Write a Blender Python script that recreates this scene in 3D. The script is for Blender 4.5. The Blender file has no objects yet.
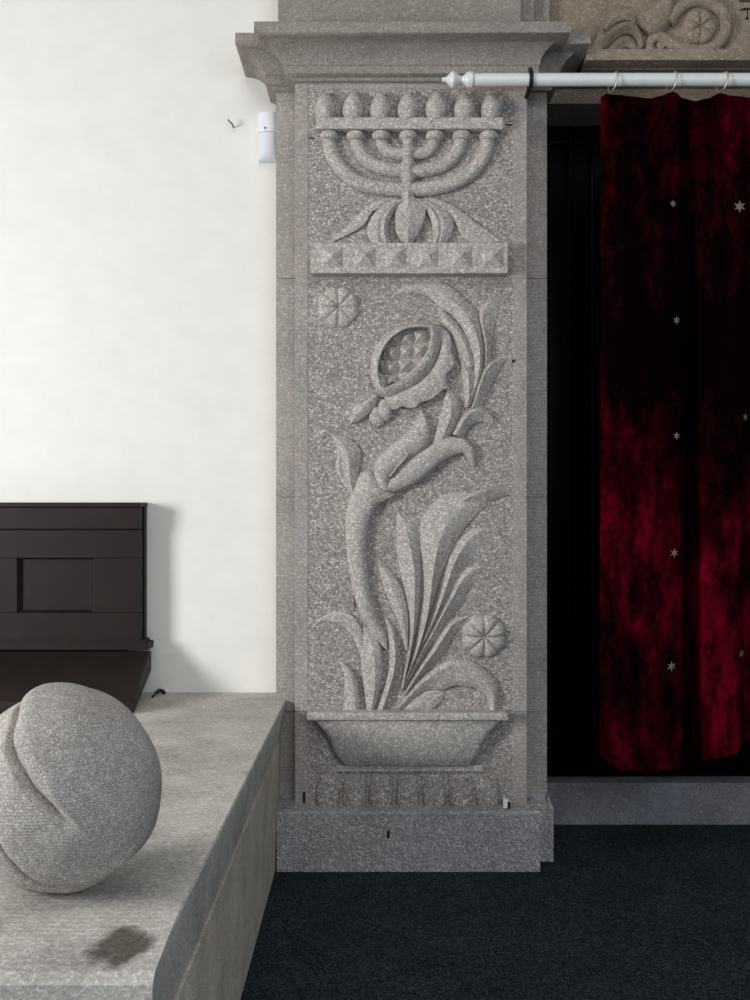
import bpy, bmesh, math, random
from mathutils import Vector, Matrix, noise as mnoise
random.seed(7)
S = bpy.context.scene
COL = S.collection
PI = math.pi
H = 1.097          # camera height
ZR = 2.98          # distance of the relief surfaces from the camera

def P(px, py, Z=3.0):
    """point of the place seen at pixel px,py at distance Z in front of the camera"""
    return Vector(((px - 375) * Z / 1000.0, Z - 3.0, H + (500 - py) * Z / 1000.0))

def lin(c):
    return tuple(((v / 255) / 12.92 if v / 255 <= 0.04045 else ((v / 255 + 0.055) / 1.055) ** 2.4) for v in c) + (1.0,)

# ------------------------------------------------------------------ materials
def new_mat(name):
    m = bpy.data.materials.new(name); m.use_nodes = True
    nt = m.node_tree; nt.nodes.clear()
    out = nt.nodes.new('ShaderNodeOutputMaterial'); b = nt.nodes.new('ShaderNodeBsdfPrincipled')
    nt.links.new(b.outputs[0], out.inputs[0])
    return m, nt, b

def N(nt, kind, **kw):
    n = nt.nodes.new(kind)
    for k, v in kw.items():
        if k in n.inputs.keys() if hasattr(n.inputs, 'keys') else False:
            n.inputs[k].default_value = v
        else:
            setattr(n, k, v)
    return n

def ramp(nt, stops, interp='LINEAR'):
    r = nt.nodes.new('ShaderNodeValToRGB'); cr = r.color_ramp; cr.interpolation = interp
    while len(cr.elements) > 1: cr.elements.remove(cr.elements[-1])
    cr.elements[0].position = stops[0][0]; cr.elements[0].color = stops[0][1]
    for p, c in stops[1:]:
        e = cr.elements.new(p); e.color = c
    return r

def mixc(nt, fac, a, b, mode='MIX'):
    m = nt.nodes.new('ShaderNodeMix'); m.data_type = 'RGBA'; m.blend_type = mode
    for sock, v in ((m.inputs[0], fac), (m.inputs[6], a), (m.inputs[7], b)):
        if hasattr(v, 'is_output'): nt.links.new(v, sock)
        else: sock.default_value = v
    return m.outputs[2]

def coords(nt, scale=(1, 1, 1), rot=(0, 0, 0)):
    t = nt.nodes.new('ShaderNodeTexCoord'); mp = nt.nodes.new('ShaderNodeMapping')
    mp.inputs['Scale'].default_value = scale; mp.inputs['Rotation'].default_value = rot
    nt.links.new(t.outputs['Object'], mp.inputs['Vector'])
    return mp.outputs[0]

def noise(nt, vec, scale, detail=3, rough=0.55):
    n = nt.nodes.new('ShaderNodeTexNoise'); n.inputs['Scale'].default_value = scale
    n.inputs['Detail'].default_value = detail; n.inputs['Roughness'].default_value = rough
    nt.links.new(vec, n.inputs['Vector']); return n.outputs['Fac']

def voro(nt, vec, scale, feature='F1'):
    n = nt.nodes.new('ShaderNodeTexVoronoi'); n.feature = feature
    n.inputs['Scale'].default_value = scale
    nt.links.new(vec, n.inputs['Vector']); return n

def math_n(nt, op, a, b=None):
    m = nt.nodes.new('ShaderNodeMath'); m.operation = op
    for i, v in enumerate((a, b)):
        if v is None: continue
        if hasattr(v, 'is_output'): nt.links.new(v, m.inputs[i])
        else: m.inputs[i].default_value = v
    return m.outputs[0]

def stone(name, base, grain=0.6, gscale=190, bump=0.5, bdist=0.004, lines=None, lpitch=0.012,
          lstr=0.3, stain=0.25, brown=True, rough=0.9):
    m, nt, b = new_mat(name)
    v = coords(nt)
    f = lambda k: tuple(min(255, x * k) for x in base)
    vo = voro(nt, v, gscale)
    bw = nt.nodes.new('ShaderNodeSeparateColor'); nt.links.new(vo.outputs['Color'], bw.inputs[0])
    br = (base[0] * .80, base[1] * .70, base[2] * .655) if brown else f(.76)
    sp = ramp(nt, [(0, lin(f(.52))), (.10, lin(f(.74))), (.22, lin(br)), (.38, lin(f(.93))), (.62, lin(base)),
                   (.80, lin(f(1.12))), (.93, lin(f(1.34))), (1, lin(f(1.6)))])
    nt.links.new(bw.outputs[0], sp.inputs[0])
    n2 = noise(nt, v, 7, 5, .6)
    sr = ramp(nt, [(.25, lin(f(1 - .45 * stain))), (.5, lin(base)), (.75, lin(f(1 + .3 * stain)))])
    nt.links.new(n2, sr.inputs[0])
    c = mixc(nt, grain, sr.outputs[0], sp.outputs[0])
    n3 = noise(nt, v, 60, 4, .7)
    r3 = ramp(nt, [(.3, (.80, .80, .80, 1)), (.7, (1.15, 1.15, 1.15, 1))]); nt.links.new(n3, r3.inputs[0])
    c = mixc(nt, .6, c, r3.outputs[0], 'MULTIPLY')
    h = math_n(nt, 'ADD', math_n(nt, 'MULTIPLY', vo.outputs['Distance'], 0.6), noise(nt, v, gscale * .55, 4, .75))
    if lines:
        w = nt.nodes.new('ShaderNodeTexWave'); w.wave_type = 'BANDS'; w.bands_direction = lines
        w.inputs['Scale'].default_value = 0.314 / lpitch
        w.inputs['Distortion'].default_value = 1.6; w.inputs['Detail'].default_value = 2
        w.inputs['Detail Scale'].default_value = 4
        nt.links.new(v, w.inputs['Vector'])
        h = math_n(nt, 'ADD', h, math_n(nt, 'MULTIPLY', w.outputs['Fac'], lstr * 2))
        lr = ramp(nt, [(0, (.86, .86, .86, 1)), (1, (1.08, 1.08, 1.08, 1))]); nt.links.new(w.outputs['Fac'], lr.inputs[0])
        c = mixc(nt, min(1, lstr), c, lr.outputs[0], 'MULTIPLY')
    nt.links.new(c, b.inputs['Base Color'])
    bp = nt.nodes.new('ShaderNodeBump'); bp.inputs['Strength'].default_value = bump; bp.inputs['Distance'].default_value = bdist
    nt.links.new(h, bp.inputs['Height']); nt.links.new(bp.outputs[0], b.inputs['Normal'])
    b.inputs['Roughness'].default_value = rough
    b.inputs['Specular IOR Level'].default_value = 0.25
    return m

def plain(name, rgb, rough=.5, metal=0, nscale=None, namt=.15, bump=0, spec=.5):
    m, nt, b = new_mat(name)
    b.inputs['Base Color'].default_value = lin(rgb); b.inputs['Roughness'].default_value = rough
    b.inputs['Metallic'].default_value = metal; b.inputs['Specular IOR Level'].default_value = spec
    if nscale:
        v = coords(nt); n = noise(nt, v, nscale, 5, .6)
        r = ramp(nt, [(.3, lin(tuple(x * (1 - namt) for x in rgb))), (.7, lin(tuple(min(255, x * (1 + namt)) for x in rgb)))])
        nt.links.new(n, r.inputs[0]); nt.links.new(r.outputs[0], b.inputs['Base Color'])
        if bump:
            bp = nt.nodes.new('ShaderNodeBump'); bp.inputs['Strength'].default_value = bump; bp.inputs['Distance'].default_value = .003
            nt.links.new(n, bp.inputs['Height']); nt.links.new(bp.outputs[0], b.inputs['Normal'])
    return m

M = {}
ST = (158, 149, 142)
M['panel'] = stone('bush_hammered_granite', (168, 161, 156), grain=.66, gscale=235, bump=.75, bdist=.005, stain=.2)
M['relief'] = stone('carved_granite', (184, 178, 172), grain=.48, gscale=240, bump=.5, bdist=.004, stain=.15)
M['frame'] = stone('tooled_granite', (165, 158, 153), grain=.3, gscale=250, bump=.4, bdist=.003, lines='Z', lpitch=.011, lstr=.25, stain=.25)
M['cornice'] = stone('dressed_granite', (147, 140, 133), grain=.3, gscale=260, bump=.3, bdist=.002, stain=.2)
M['plinth'] = stone('pitched_granite', (172, 169, 170), grain=.45, gscale=190, bump=.9, bdist=.006, stain=.25, brown=False)
M['frieze'] = stone('old_frieze_stone', (150, 136, 120), grain=.3, gscale=210, bump=.5, bdist=.004, stain=.35)
M['boulder'] = stone('chiselled_stone', (176, 170, 164), grain=.5, gscale=520, bump=.5, bdist=.002, lines='Z', lpitch=.0045, lstr=.22, stain=.25)
M['bench'] = stone('worn_bench_stone', (190, 185, 178), grain=.3, gscale=260, bump=.35, bdist=.002, lines='Y', lpitch=.014, lstr=.25, stain=.5)
M['bench_base'] = stone('rendered_bench_base', (204, 192, 176), grain=.25, gscale=260, bump=.35, bdist=.003, stain=.4)
M['step'] = stone('step_stone', (128, 128, 134), grain=.3, gscale=260, bump=.3, bdist=.002, stain=.5, brown=False)
M['plaster'] = plain('white_plaster', (236, 233, 227), .9, nscale=14, namt=.012, bump=.25, spec=.1)
M['wood'] = plain('dark_stained_wood', (36, 28, 26), .5, nscale=9, namt=.12, spec=.18)
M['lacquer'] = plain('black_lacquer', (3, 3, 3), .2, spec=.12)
M['white_paint'] = plain('white_enamel', (226, 230, 228), .35, nscale=40, namt=.02)
M['plastic'] = plain('white_plastic', (236, 238, 244), .4)
M['lens'] = plain('milky_lens', (222, 225, 233), .6, spec=.3)
M['iron'] = plain('dark_iron', (30, 28, 28), .6, .3)
M['black'] = plain('black_rubber', (14, 14, 16), .6)
M['brass'] = plain('pale_brass', (226, 216, 188), .38, .8)
M['nail'] = plain('grey_nail', (125, 118, 112), .6, .2)
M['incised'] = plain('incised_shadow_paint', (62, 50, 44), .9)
M['star'] = plain('tarnished_gilt_thread', (118, 110, 88), .6, .2)

# carpet
m, nt, b = new_mat('dark_carpet'); v = coords(nt)
vo = voro(nt, v, 260); sc = nt.nodes.new('ShaderNodeSeparateColor'); nt.links.new(vo.outputs['Color'], sc.inputs[0])
r = ramp(nt, [(0, lin((18, 24, 28))), (.6, lin((50, 60, 66))), (.92, lin((66, 78, 86))), (1, lin((88, 98, 104)))])
nt.links.new(sc.outputs[0], r.inputs[0])
n = noise(nt, v, 5, 4); r2 = ramp(nt, [(.3, (.8, .8, .8, 1)), (.7, (1.2, 1.2, 1.2, 1))]); nt.links.new(n, r2.inputs[0])
nt.links.new(mixc(nt, 1, r.outputs[0], r2.outputs[0], 'MULTIPLY'), b.inputs['Base Color'])
bp = nt.nodes.new('ShaderNodeBump'); bp.inputs['Strength'].default_value = .9; bp.inputs['Distance'].default_value = .006
nt.links.new(vo.outputs['Distance'], bp.inputs['Height']); nt.links.new(bp.outputs[0], b.inputs['Normal'])
b.inputs['Roughness'].default_value = 1; b.inputs['Specular IOR Level'].default_value = .1
M['carpet'] = m

# crushed velvet: dark mottled nap, with dim top and brighter hem painted in
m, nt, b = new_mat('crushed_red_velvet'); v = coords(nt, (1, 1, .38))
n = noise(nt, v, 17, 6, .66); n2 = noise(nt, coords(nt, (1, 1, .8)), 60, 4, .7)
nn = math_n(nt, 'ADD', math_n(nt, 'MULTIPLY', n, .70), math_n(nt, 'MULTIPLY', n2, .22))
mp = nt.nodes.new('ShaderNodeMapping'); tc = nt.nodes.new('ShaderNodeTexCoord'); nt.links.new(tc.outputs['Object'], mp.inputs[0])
mp.inputs['Location'].default_value = (9.3, 0, 8.38)  # offset puts the dark part at the top, the red at the hem
big = noise(nt, mp.outputs[0], 1.15, 1.5, .5)      # broad light falloff put into the cloth colour
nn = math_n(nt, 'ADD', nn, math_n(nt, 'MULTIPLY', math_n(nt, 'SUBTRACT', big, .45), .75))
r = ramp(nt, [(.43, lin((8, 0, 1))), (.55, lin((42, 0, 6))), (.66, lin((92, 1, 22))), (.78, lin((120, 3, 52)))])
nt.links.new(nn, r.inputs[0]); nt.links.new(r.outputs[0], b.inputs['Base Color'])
b.inputs['Roughness'].default_value = .9; b.inputs['Specular IOR Level'].default_value = .02
bp = nt.nodes.new('ShaderNodeBump'); bp.inputs['Strength'].default_value = .35; bp.inputs['Distance'].default_value = .006
nt.links.new(nn, bp.inputs['Height']); nt.links.new(bp.outputs[0], b.inputs['Normal'])
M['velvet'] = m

# dark stain on the bench corner (a mark with a shape of its own)
def add_stain(mat, centre, rad):
    nt = mat.node_tree; b = next(n for n in nt.nodes if n.type == 'BSDF_PRINCIPLED')
    src = b.inputs['Base Color'].links[0].from_socket
    t = nt.nodes.new('ShaderNodeTexCoord'); mp = nt.nodes.new('ShaderNodeMapping')
    mp.vector_type = 'TEXTURE'
    mp.inputs['Location'].default_value = centre; mp.inputs['Scale'].default_value = rad
    nt.links.new(t.outputs['Object'], mp.inputs[0])
    nz = nt.nodes.new('ShaderNodeTexNoise'); nz.inputs['Scale'].default_value = 28; nz.inputs['Detail'].default_value = 5
    nt.links.new(t.outputs['Object'], nz.inputs['Vector'])
    ln = nt.nodes.new('ShaderNodeVectorMath'); ln.operation = 'LENGTH'; nt.links.new(mp.outputs[0], ln.inputs[0])
    d = math_n(nt, 'ADD', ln.outputs['Value'], math_n(nt, 'MULTIPLY', nz.outputs['Fac'], 1.3))
    rr = ramp(nt, [(.0, (.24, .23, .21, 1)), (1, (1, 1, 1, 1))]); 
    mr = nt.nodes.new('ShaderNodeMapRange'); mr.inputs[1].default_value = 1.25; mr.inputs[2].default_value = 1.7
    nt.links.new(d, mr.inputs[0]); nt.links.new(mr.outputs[0], rr.inputs[0])
    nt.links.new(mixc(nt, 1, src, rr.outputs[0], 'MULTIPLY'), b.inputs['Base Color'])
    return b

# ------------------------------------------------------------------ object helpers
def link(name, mesh, mat, parent=None, smooth=None):
    mesh.materials.append(mat)
    if smooth is not None:
        mesh.shade_smooth(); mesh.set_sharp_from_angle(angle=math.radians(smooth))
    o = bpy.data.objects.new(name, mesh); COL.objects.link(o)
    if parent is not None:
        o.parent = parent
        w = Vector((0, 0, 0)); q = parent
        while q is not None: w += q.location; q = q.parent
        o.location = -w
    return o

def bm_obj(name, bm, mat, parent=None, smooth=35, bevel=None):
    bmesh.ops.recalc_face_normals(bm, faces=bm.faces)
    if bevel:
        es = [e for e in bm.edges if len(e.link_faces) == 2 and e.calc_face_angle(0) > math.radians(40)]
        bmesh.ops.bevel(bm, geom=es, offset=bevel, segments=2, affect='EDGES', profile=.6)
        smooth = 12
    me = bpy.data.meshes.new(name); bm.to_mesh(me); bm.free()
    return link(name, me, mat, parent, smooth)

def thing(name, label, cat, loc=(0, 0, 0), group=None):
    o = bpy.data.objects.new(name, None); COL.objects.link(o); o.location = loc
    o.empty_display_size = .1
    return tag(o, label, cat, group)

def tag(o, label, cat, group=None):
    o['label'] = label; o['category'] = cat
    if group: o['group'] = group
    return o

def structure(o):
    o['kind'] = 'structure'; return o

def box(bm, x0, x1, y0, y1, z0, z1):
    vs = [bm.verts.new((x, y, z)) for x in (x0, x1) for y in (y0, y1) for z in (z0, z1)]
    for f in ((0, 1, 3, 2), (4, 6, 7, 5), (0, 4, 5, 1), (2, 3, 7, 6), (0, 2, 6, 4), (1, 5, 7, 3)):
        bm.faces.new([vs[i] for i in f])
    return vs

def prism(bm, pts, axis, a, b):
    """pts 2-D outline; axis 'z': (x,y) ; 'x': (y,z) ; 'y': (x,z)"""
    def mk(p, t):
        return {'z': (p[0], p[1], t), 'x': (t, p[0], p[1]), 'y': (p[0], t, p[1])}[axis]
    A = [bm.verts.new(mk(p, a)) for p in pts]; B = [bm.verts.new(mk(p, b)) for p in pts]
    n = len(pts)
    bm.faces.new(A); bm.faces.new(B[::-1])
    for i in range(n):
        bm.faces.new((A[i], A[(i + 1) % n], B[(i + 1) % n], B[i]))

def lathe(bm, prof, centre, axis='z', seg=24, a0=0, a1=2 * PI, flat=1.0):
    """prof: (radius, t) along axis"""
    full = abs(a1 - a0 - 2 * PI) < 1e-6
    cnt = seg if full else seg + 1
    rings = []
    for r, t in prof:
        ring = []
        for k in range(cnt):
            a = a0 + (a1 - a0) * k / seg
            c, s = r * math.cos(a), r * math.sin(a) * flat
            p = {'z': (c, s, t), 'x': (t, c, s), 'y': (c, t, s)}[axis]
            ring.append(bm.verts.new(Vector(centre) + Vector(p)))
        rings.append(ring)
    for i in range(len(rings) - 1):
        for k in range(seg):
            k2 = (k + 1) % cnt
            bm.faces.new((rings[i][k], rings[i][k2], rings[i + 1][k2], rings[i + 1][k]))
    bm.faces.new(rings[0]); bm.faces.new(rings[-1][::-1])

def spline(pts, n):
    """Catmull-Rom resample of a list of 2-D/3-D points, n samples even in parameter of chord length"""
    pts = [Vector(p) for p in pts]
    if len(pts) == 1: return [pts[0].copy() for _ in range(n)]
    d = [0]
    for a, b in zip(pts, pts[1:]): d.append(d[-1] + max((b - a).length, 1e-6))
    out = []
    for k in range(n):
        s = d[-1] * k / (n - 1)
        i = 0
        while i < len(pts) - 2 and s > d[i + 1]: i += 1
        t = (s - d[i]) / (d[i + 1] - d[i])
        p0 = pts[max(i - 1, 0)]; p1 = pts[i]; p2 = pts[i + 1]; p3 = pts[min(i + 2, len(pts) - 1)]
        t2, t3 = t * t, t * t * t
        out.append(0.5 * ((2 * p1) + (p2 - p0) * t + (2 * p0 - 5 * p1 + 4 * p2 - p3) * t2 + (3 * p1 - p0 - 3 * p2 + p3) * t3))
    return out

def lerp_list(v, n):
    if not isinstance(v, (list, tuple)): return [v] * n
    return [v[min(int(k / (n - 1) * (len(v) - 1)), len(v) - 2)] +
            (v[min(int(k / (n - 1) * (len(v) - 1)), len(v) - 2) + 1] - v[min(int(k / (n - 1) * (len(v) - 1)), len(v) - 2)]) *
            (k / (n - 1) * (len(v) - 1) - min(int(k / (n - 1) * (len(v) - 1)), len(v) - 2)) for k in range(n)]

def R3(p, h, base, Z):
    q = P(p[0], p[1], Z); q.y = base - h; return q

def leaf(name, parent, L, R, Mid=None, he=.012, hr=.03, p=1.0, base=.006, Z=ZR, n=26, mat='relief', rnd=False, k=5, bm=None):
    """carved leaf: left and right outline plus a ridge, all traced on the stone face; he edge height, hr ridge height"""
    own = bm is None
    if own: bm = bmesh.new()
    Ls, Rs = spline(L, n), spline(R, n)
    Ms = spline(Mid, n) if Mid else [(a + b) / 2 for a, b in zip(Ls, Rs)]
    hes, hrs = lerp_list(he, n), lerp_list(hr, n)
    rows = []
    for i in range(n):
        row = [R3(Ls[i], -.004, base, Z)]
        for j in range(k + 1):
            s = j / k
            q = Ls[i] + (Ms[i] - Ls[i]) * s
            g = math.sqrt(max(0, 1 - (1 - s) ** 2)) if rnd else s ** p
            row.append(R3(q, hes[i] + (hrs[i] - hes[i]) * g, base, Z))
        for j in range(k - 1, -1, -1):
            s = j / k
            q = Rs[i] + (Ms[i] - Rs[i]) * s
            g = math.sqrt(max(0, 1 - (1 - s) ** 2)) if rnd else s ** p
            row.append(R3(q, hes[i] + (hrs[i] - hes[i]) * g, base, Z))
        row.append(R3(Rs[i], -.004, base, Z))
        rows.append([bm.verts.new(v) for v in row])
    w = len(rows[0])
    for i in range(n - 1):
        for j in range(w - 1):
            bm.faces.new((rows[i][j], rows[i][j + 1], rows[i + 1][j + 1], rows[i + 1][j]))
        bm.faces.new((rows[i][w - 1], rows[i][0], rows[i + 1][0], rows[i + 1][w - 1]))
    bm.faces.new(rows[0]); bm.faces.new(rows[-1][::-1])
    if not own: return None
    bmesh.ops.remove_doubles(bm, verts=bm.verts, dist=.0003)
    return bm_obj(name, bm, M[mat], parent, 32)

def cord(name, parent, spine, rad, c=.012, base=.006, Z=ZR, n=24, seg=14, mat='relief', depth=1.0, bm=None):
    """round carved member half sunk in the face; spine px, rad px, c how far its axis stands off the face"""
    own = bm is None
    if own: bm = bmesh.new()
    sp = spline(spine, n); rs = lerp_list(rad, n); rows = []
    for i in range(n):
        t = (sp[min(i + 1, n - 1)] - sp[max(i - 1, 0)]); t.normalize()
        nx, ny = -t[1], t[0]
        row = []
        for k in range(seg):
            a = 2 * PI * k / seg
            o = math.cos(a) * rs[i]
            row.append(bm.verts.new(R3((sp[i][0] + nx * o, sp[i][1] + ny * o), c + math.sin(a) * rs[i] * Z / 1000 * depth, base, Z)))
        rows.append(row)
    for i in range(n - 1):
        for k in range(seg):
            k2 = (k + 1) % seg
            bm.faces.new((rows[i][k], rows[i][k2], rows[i + 1][k2], rows[i + 1][k]))
    bm.faces.new(rows[0]); bm.faces.new(rows[-1][::-1])
    if own: return bm_obj(name, bm, M[mat], parent, 50)

def rosette(name, parent, cx, cy, R, hgt, base=.006, Z=ZR, petals=8, mat='relief', rot=0):
    bm = bmesh.new(); nr, na = 16, 96; rows = []
    for i in range(nr + 1):
        q = i / nr; row = []
        for k in range(na):
            a = 2 * PI * k / na
            cc = abs(math.cos(petals / 2 * (a + rot)))
            edge = 1 - .09 * (1 - cc) ** 1.2 if True else 1
            groove = (1 - cc) ** 1.9
            h = hgt * (1 - q ** 4.5) ** .6 * (.80 + .2 * min(1, q * 2.4)) - groove * hgt * .30 * (1 - q ** 4) - .006 * math.exp(-(q * 7) ** 2)
            if i == nr: h = -.004
            row.append(bm.verts.new(R3((cx + math.cos(a) * R * q * edge, cy + math.sin(a) * R * q * edge), h, base, Z)))
        rows.append(row)
    for i in range(nr):
        for k in range(na):
            k2 = (k + 1) % na
            bm.faces.new((rows[i][k], rows[i][k2], rows[i + 1][k2], rows[i + 1][k]))
    bmesh.ops.remove_doubles(bm, verts=bm.verts, dist=.00005)
    return bm_obj(name, bm, M[mat], parent, 50)

def pad(name, parent, outline, h, edge=.004, base=.006, Z=ZR, mat='relief'):
    """flat raised pad with a small rounded edge; outline px"""
    bm = bmesh.new()
    c = sum((Vector(p) for p in outline), Vector((0, 0))) / len(outline)
    rings = []
    for s, hh in ((1, -.004), (1, h - edge), (.985, h - edge * .3), (.96, h)):
        rings.append([bm.verts.new(R3(c + (Vector(p) - c) * s, hh, base, Z)) for p in outline])
    n = len(outline)
    for a, b in zip(rings, rings[1:]):
        for i in range(n): bm.faces.new((a[i], a[(i + 1) % n], b[(i + 1) % n], b[i]))
    bm.faces.new(rings[-1]); bm.faces.new(rings[0][::-1])
    return bm_obj(name, bm, M[mat], parent, 35)

# ------------------------------------------------------------------ room shell
bm = bmesh.new(); box(bm, -4, 3, -6, .8, -.1, 0)
structure(bm_obj('floor', bm, M['carpet']))
bm = bmesh.new(); box(bm, -4, -.3045, .19, .45, 0, 4.2)
structure(bm_obj('wall_back', bm, M['plaster']))

# stone step below the doors
bm = bmesh.new(); box(bm, .529, 2.2, .375, .75, 0, .142)
structure(bm_obj('trim_1', bm, M['step'], bevel=.004))
# black lacquered door behind the curtain
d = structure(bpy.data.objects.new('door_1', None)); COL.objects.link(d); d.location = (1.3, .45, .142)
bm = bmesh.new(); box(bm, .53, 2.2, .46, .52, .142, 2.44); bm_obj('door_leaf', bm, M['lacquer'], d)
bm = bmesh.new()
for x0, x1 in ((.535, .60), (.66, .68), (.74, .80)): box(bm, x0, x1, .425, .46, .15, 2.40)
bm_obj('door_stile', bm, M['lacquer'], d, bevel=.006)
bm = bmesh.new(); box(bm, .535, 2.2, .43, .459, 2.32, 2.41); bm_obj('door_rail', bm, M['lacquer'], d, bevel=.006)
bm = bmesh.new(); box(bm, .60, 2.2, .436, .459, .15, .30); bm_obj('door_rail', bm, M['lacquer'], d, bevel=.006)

# ------------------------------------------------------------------ carved pilaster
pil = thing('carved_pilaster', 'tall grey granite pilaster carved with a seven branched candelabrum and a pomegranate plant', 'pilaster', (.11, .15, 0))
XL, XR = -.24, .456          # front layer
BL, BR, BY = -.304, .528, .07  # back layer

CT, CF = 1.384 + H, 1.350 + H
def courses(x0, x1, y0, y1, cuts):
    bm = bmesh.new()
    for a, b in zip(cuts, cuts[1:]): box(bm, x0, x1, y0, y1, a + .0006, b - .0006)
    return bm
zc = [.16, P(0, 712).z, P(0, 497).z, P(0, 278.5).z, 2.37]
zcb = [.16] + [P(0, y, 3.07).z for y in (712, 497, 278.5)] + [2.37]
bm_obj('back_slab', courses(BL, BR, BY, .45, zcb), M['frame'], pil, bevel=.0015)
bm = bmesh.new(); box(bm, XL + .002, XR - .002, .0015, BY, .16, 2.37); bm_obj('rough_panel', bm, M['panel'], pil)
s1, s2 = P(308, 0).x, P(513, 0).x
bm_obj('stile', courses(XL, s1, 0, BY, zc), M['frame'], pil, bevel=.0015)
bm_obj('stile', courses(s2, XR, 0, BY, zc), M['frame'], pil, bevel=.0015)
bm = bmesh.new(); box(bm, s1, s2, 0, BY, P(0, 89).z, 2.37); bm_obj('top_rail', bm, M['frame'], pil, bevel=.0015)

def cornice(bm, x0, x1, yf, yb, prof):
    cols = []
    for pr, z in prof:
        cols.append([bm.verts.new(v) for v in ((x0 - pr, yb, z), (x0 - pr, yf - pr, z), (x1 + pr, yf - pr, z), (x1 + pr, yb, z))])
    for a, b in zip(cols, cols[1:]):
        for i in range(3): bm.faces.new((a[i], a[i + 1], b[i + 1], b[i]))
    for i in range(len(cols)):
        pass
    bm.faces.new(cols[0]); bm.faces.new(cols[-1][::-1])
    bm.faces.new([c[0] for c in cols] + [c[3] for c in reversed(cols)])
prof = [(.0, 1.2505 + H), (.006, 1.2507 + H), (.012, 1.2535 + H), (.014, 1.262 + H), (.026, 1.2655 + H), (.030, 1.268 + H), (.030, 1.2885 + H), (.034, 1.2915 + H)]
for i in range(1, 13):
    a = i / 12 * PI / 2
    prof.append((.034 + .066 * (1 - math.cos(a)), 1.2915 + H + (CF - .003 - 1.2915 - H) * math.sin(a)))
prof += [(.108, CF), (.110, CF + .002), (.110, CT - .002), (.108, CT)]
bm = bmesh.new(); cornice(bm, XL, XR, 0, BY, prof); bm_obj('cornice', bm, M['cornice'], pil, 30)
bm = bmesh.new(); cornice(bm, BL, BR, BY, .19, prof); bm_obj('cornice', bm, M['cornice'], pil, 30)
# attic block above the cornice
bm = bmesh.new()
box(bm, -.296, .4455, .05, .3, CT - .002, 3.6)
box(bm, .4455, .489, .075, .3, CT - .002, 3.6)
box(bm, .489, .542, .10, .3, CT - .002, 3.6)
bm_obj('attic_block', bm, M['cornice'], pil, bevel=.002)

# plinth
pz = .177
bm = bmesh.new(); prism(bm, [(-.05, 0), (-.05, pz - .006), (-.044, pz), (.006, pz + .008), (.07, pz + .01), (.07, 0)], 'x', -.2902, .487)
bm_obj('plinth', bm, M['plinth'], pil, 30)
bm = bmesh.new()
prism(bm, [(.032, 0), (.032, .160), (.07, .196), (.2, .196), (.2, 0)], 'x', -.2902, .525)
prism(bm, [(.525, 0), (.542, 0), (.542, .160), (.528, .196), (.525, .196)], 'y', .032, .37)
bm_obj('plinth', bm, M['plinth'], pil, 30, bevel=.002)

# --- menorah ----------------------------------------------------------
men = bpy.data.objects.new('candelabrum', None); COL.objects.link(men); men.parent = pil; men.location = (0, 0, 0)
men.location = Vector((.1, 0, 2.0)) - pil.location
ZM = 2.975
for cx in (325, 353, 380.5, 408, 436, 464.5, 491.5):
    bm = bmesh.new(); prf = []
    hz = 29.5 * ZM / 1000; rr = 10.7 * ZM / 1000
    for i in range(15):
        t = i / 14
        r_ = rr * (math.sin(PI * (.16 + .84 * t) ** .85) ** .8 if t < 1 else 0)
        prf.append((max(r_, .0008), t * hz))
    c = P(cx, 119.5, ZM); c.y = -.017
    lathe(bm, prf, c, 'z', 20, flat=1.05)
    bm_obj('flame', bm, M['relief'], men, 50)
bm = bmesh.new(); a, b_ = P(316, 130, ZM), P(503, 118.5, ZM); box(bm, a.x, b_.x, -.036, .012, a.z, b_.z)
bm_obj('crossbar', bm, M['relief'], men, bevel=.003)
arms = [([(328, 136), (331, 151), (339, 165), (354, 178), (374, 185), (407, 188)], 7.2, 329),
        ([(355.5, 136), (358.5, 147), (366, 157), (379, 165), (407, 169.5)], 6.8, 355.5),
        ([(381, 136), (383.5, 144), (390, 150), (407, 152.5)], 6.2, 381),
        ([(435, 136), (432.5, 144), (426, 150), (409, 152.5)], 6.2, 435),
        ([(462, 136), (458.5, 148), (450, 158.5), (436, 166), (409, 171)], 7.0, 462),
        ([(489, 136), (486, 151), (478, 164), (462, 177), (440, 185), (409, 188.5)], 7.6, 489)]
for sp, rad, cx in arms:
    cord('arm', men, sp, rad, c=.010, Z=ZM)
    bm = bmesh.new(); c = P(cx, 134.5, ZM); c.y = -.011
    w = 9.3 * ZM / 1000
    lathe(bm, [(w * .5, -.014), (w * .86, -.011), (w, -.004), (w, .003), (w * .86, .010), (w * .5, .013)], c, 'z', 20)
    bm_obj('socket_ring', bm, M['relief'], men, 50)
bm = bmesh.new(); c = P(408, 198, ZM); c.y = -.012
prf = []
for py in range(198, 129, -1):
    r_ = 5.2 + 3.8 * math.exp(-((py - 134.5) / 4) ** 4) + 2.8 * math.exp(-((py - 150) / 3) ** 2) + 2.4 * math.exp(-((py - 163) / 3.2) ** 2) + 2.4 * math.exp(-((py - 176) / 4) ** 2)
    if py > 190: r_ += (py - 190) * .15
    prf.append((r_ * ZM / 1000, (198 - py) * ZM / 1000))
lathe(bm, prf, c, 'z', 22); bm_obj('stem', bm, M['relief'], men, 50)

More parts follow.
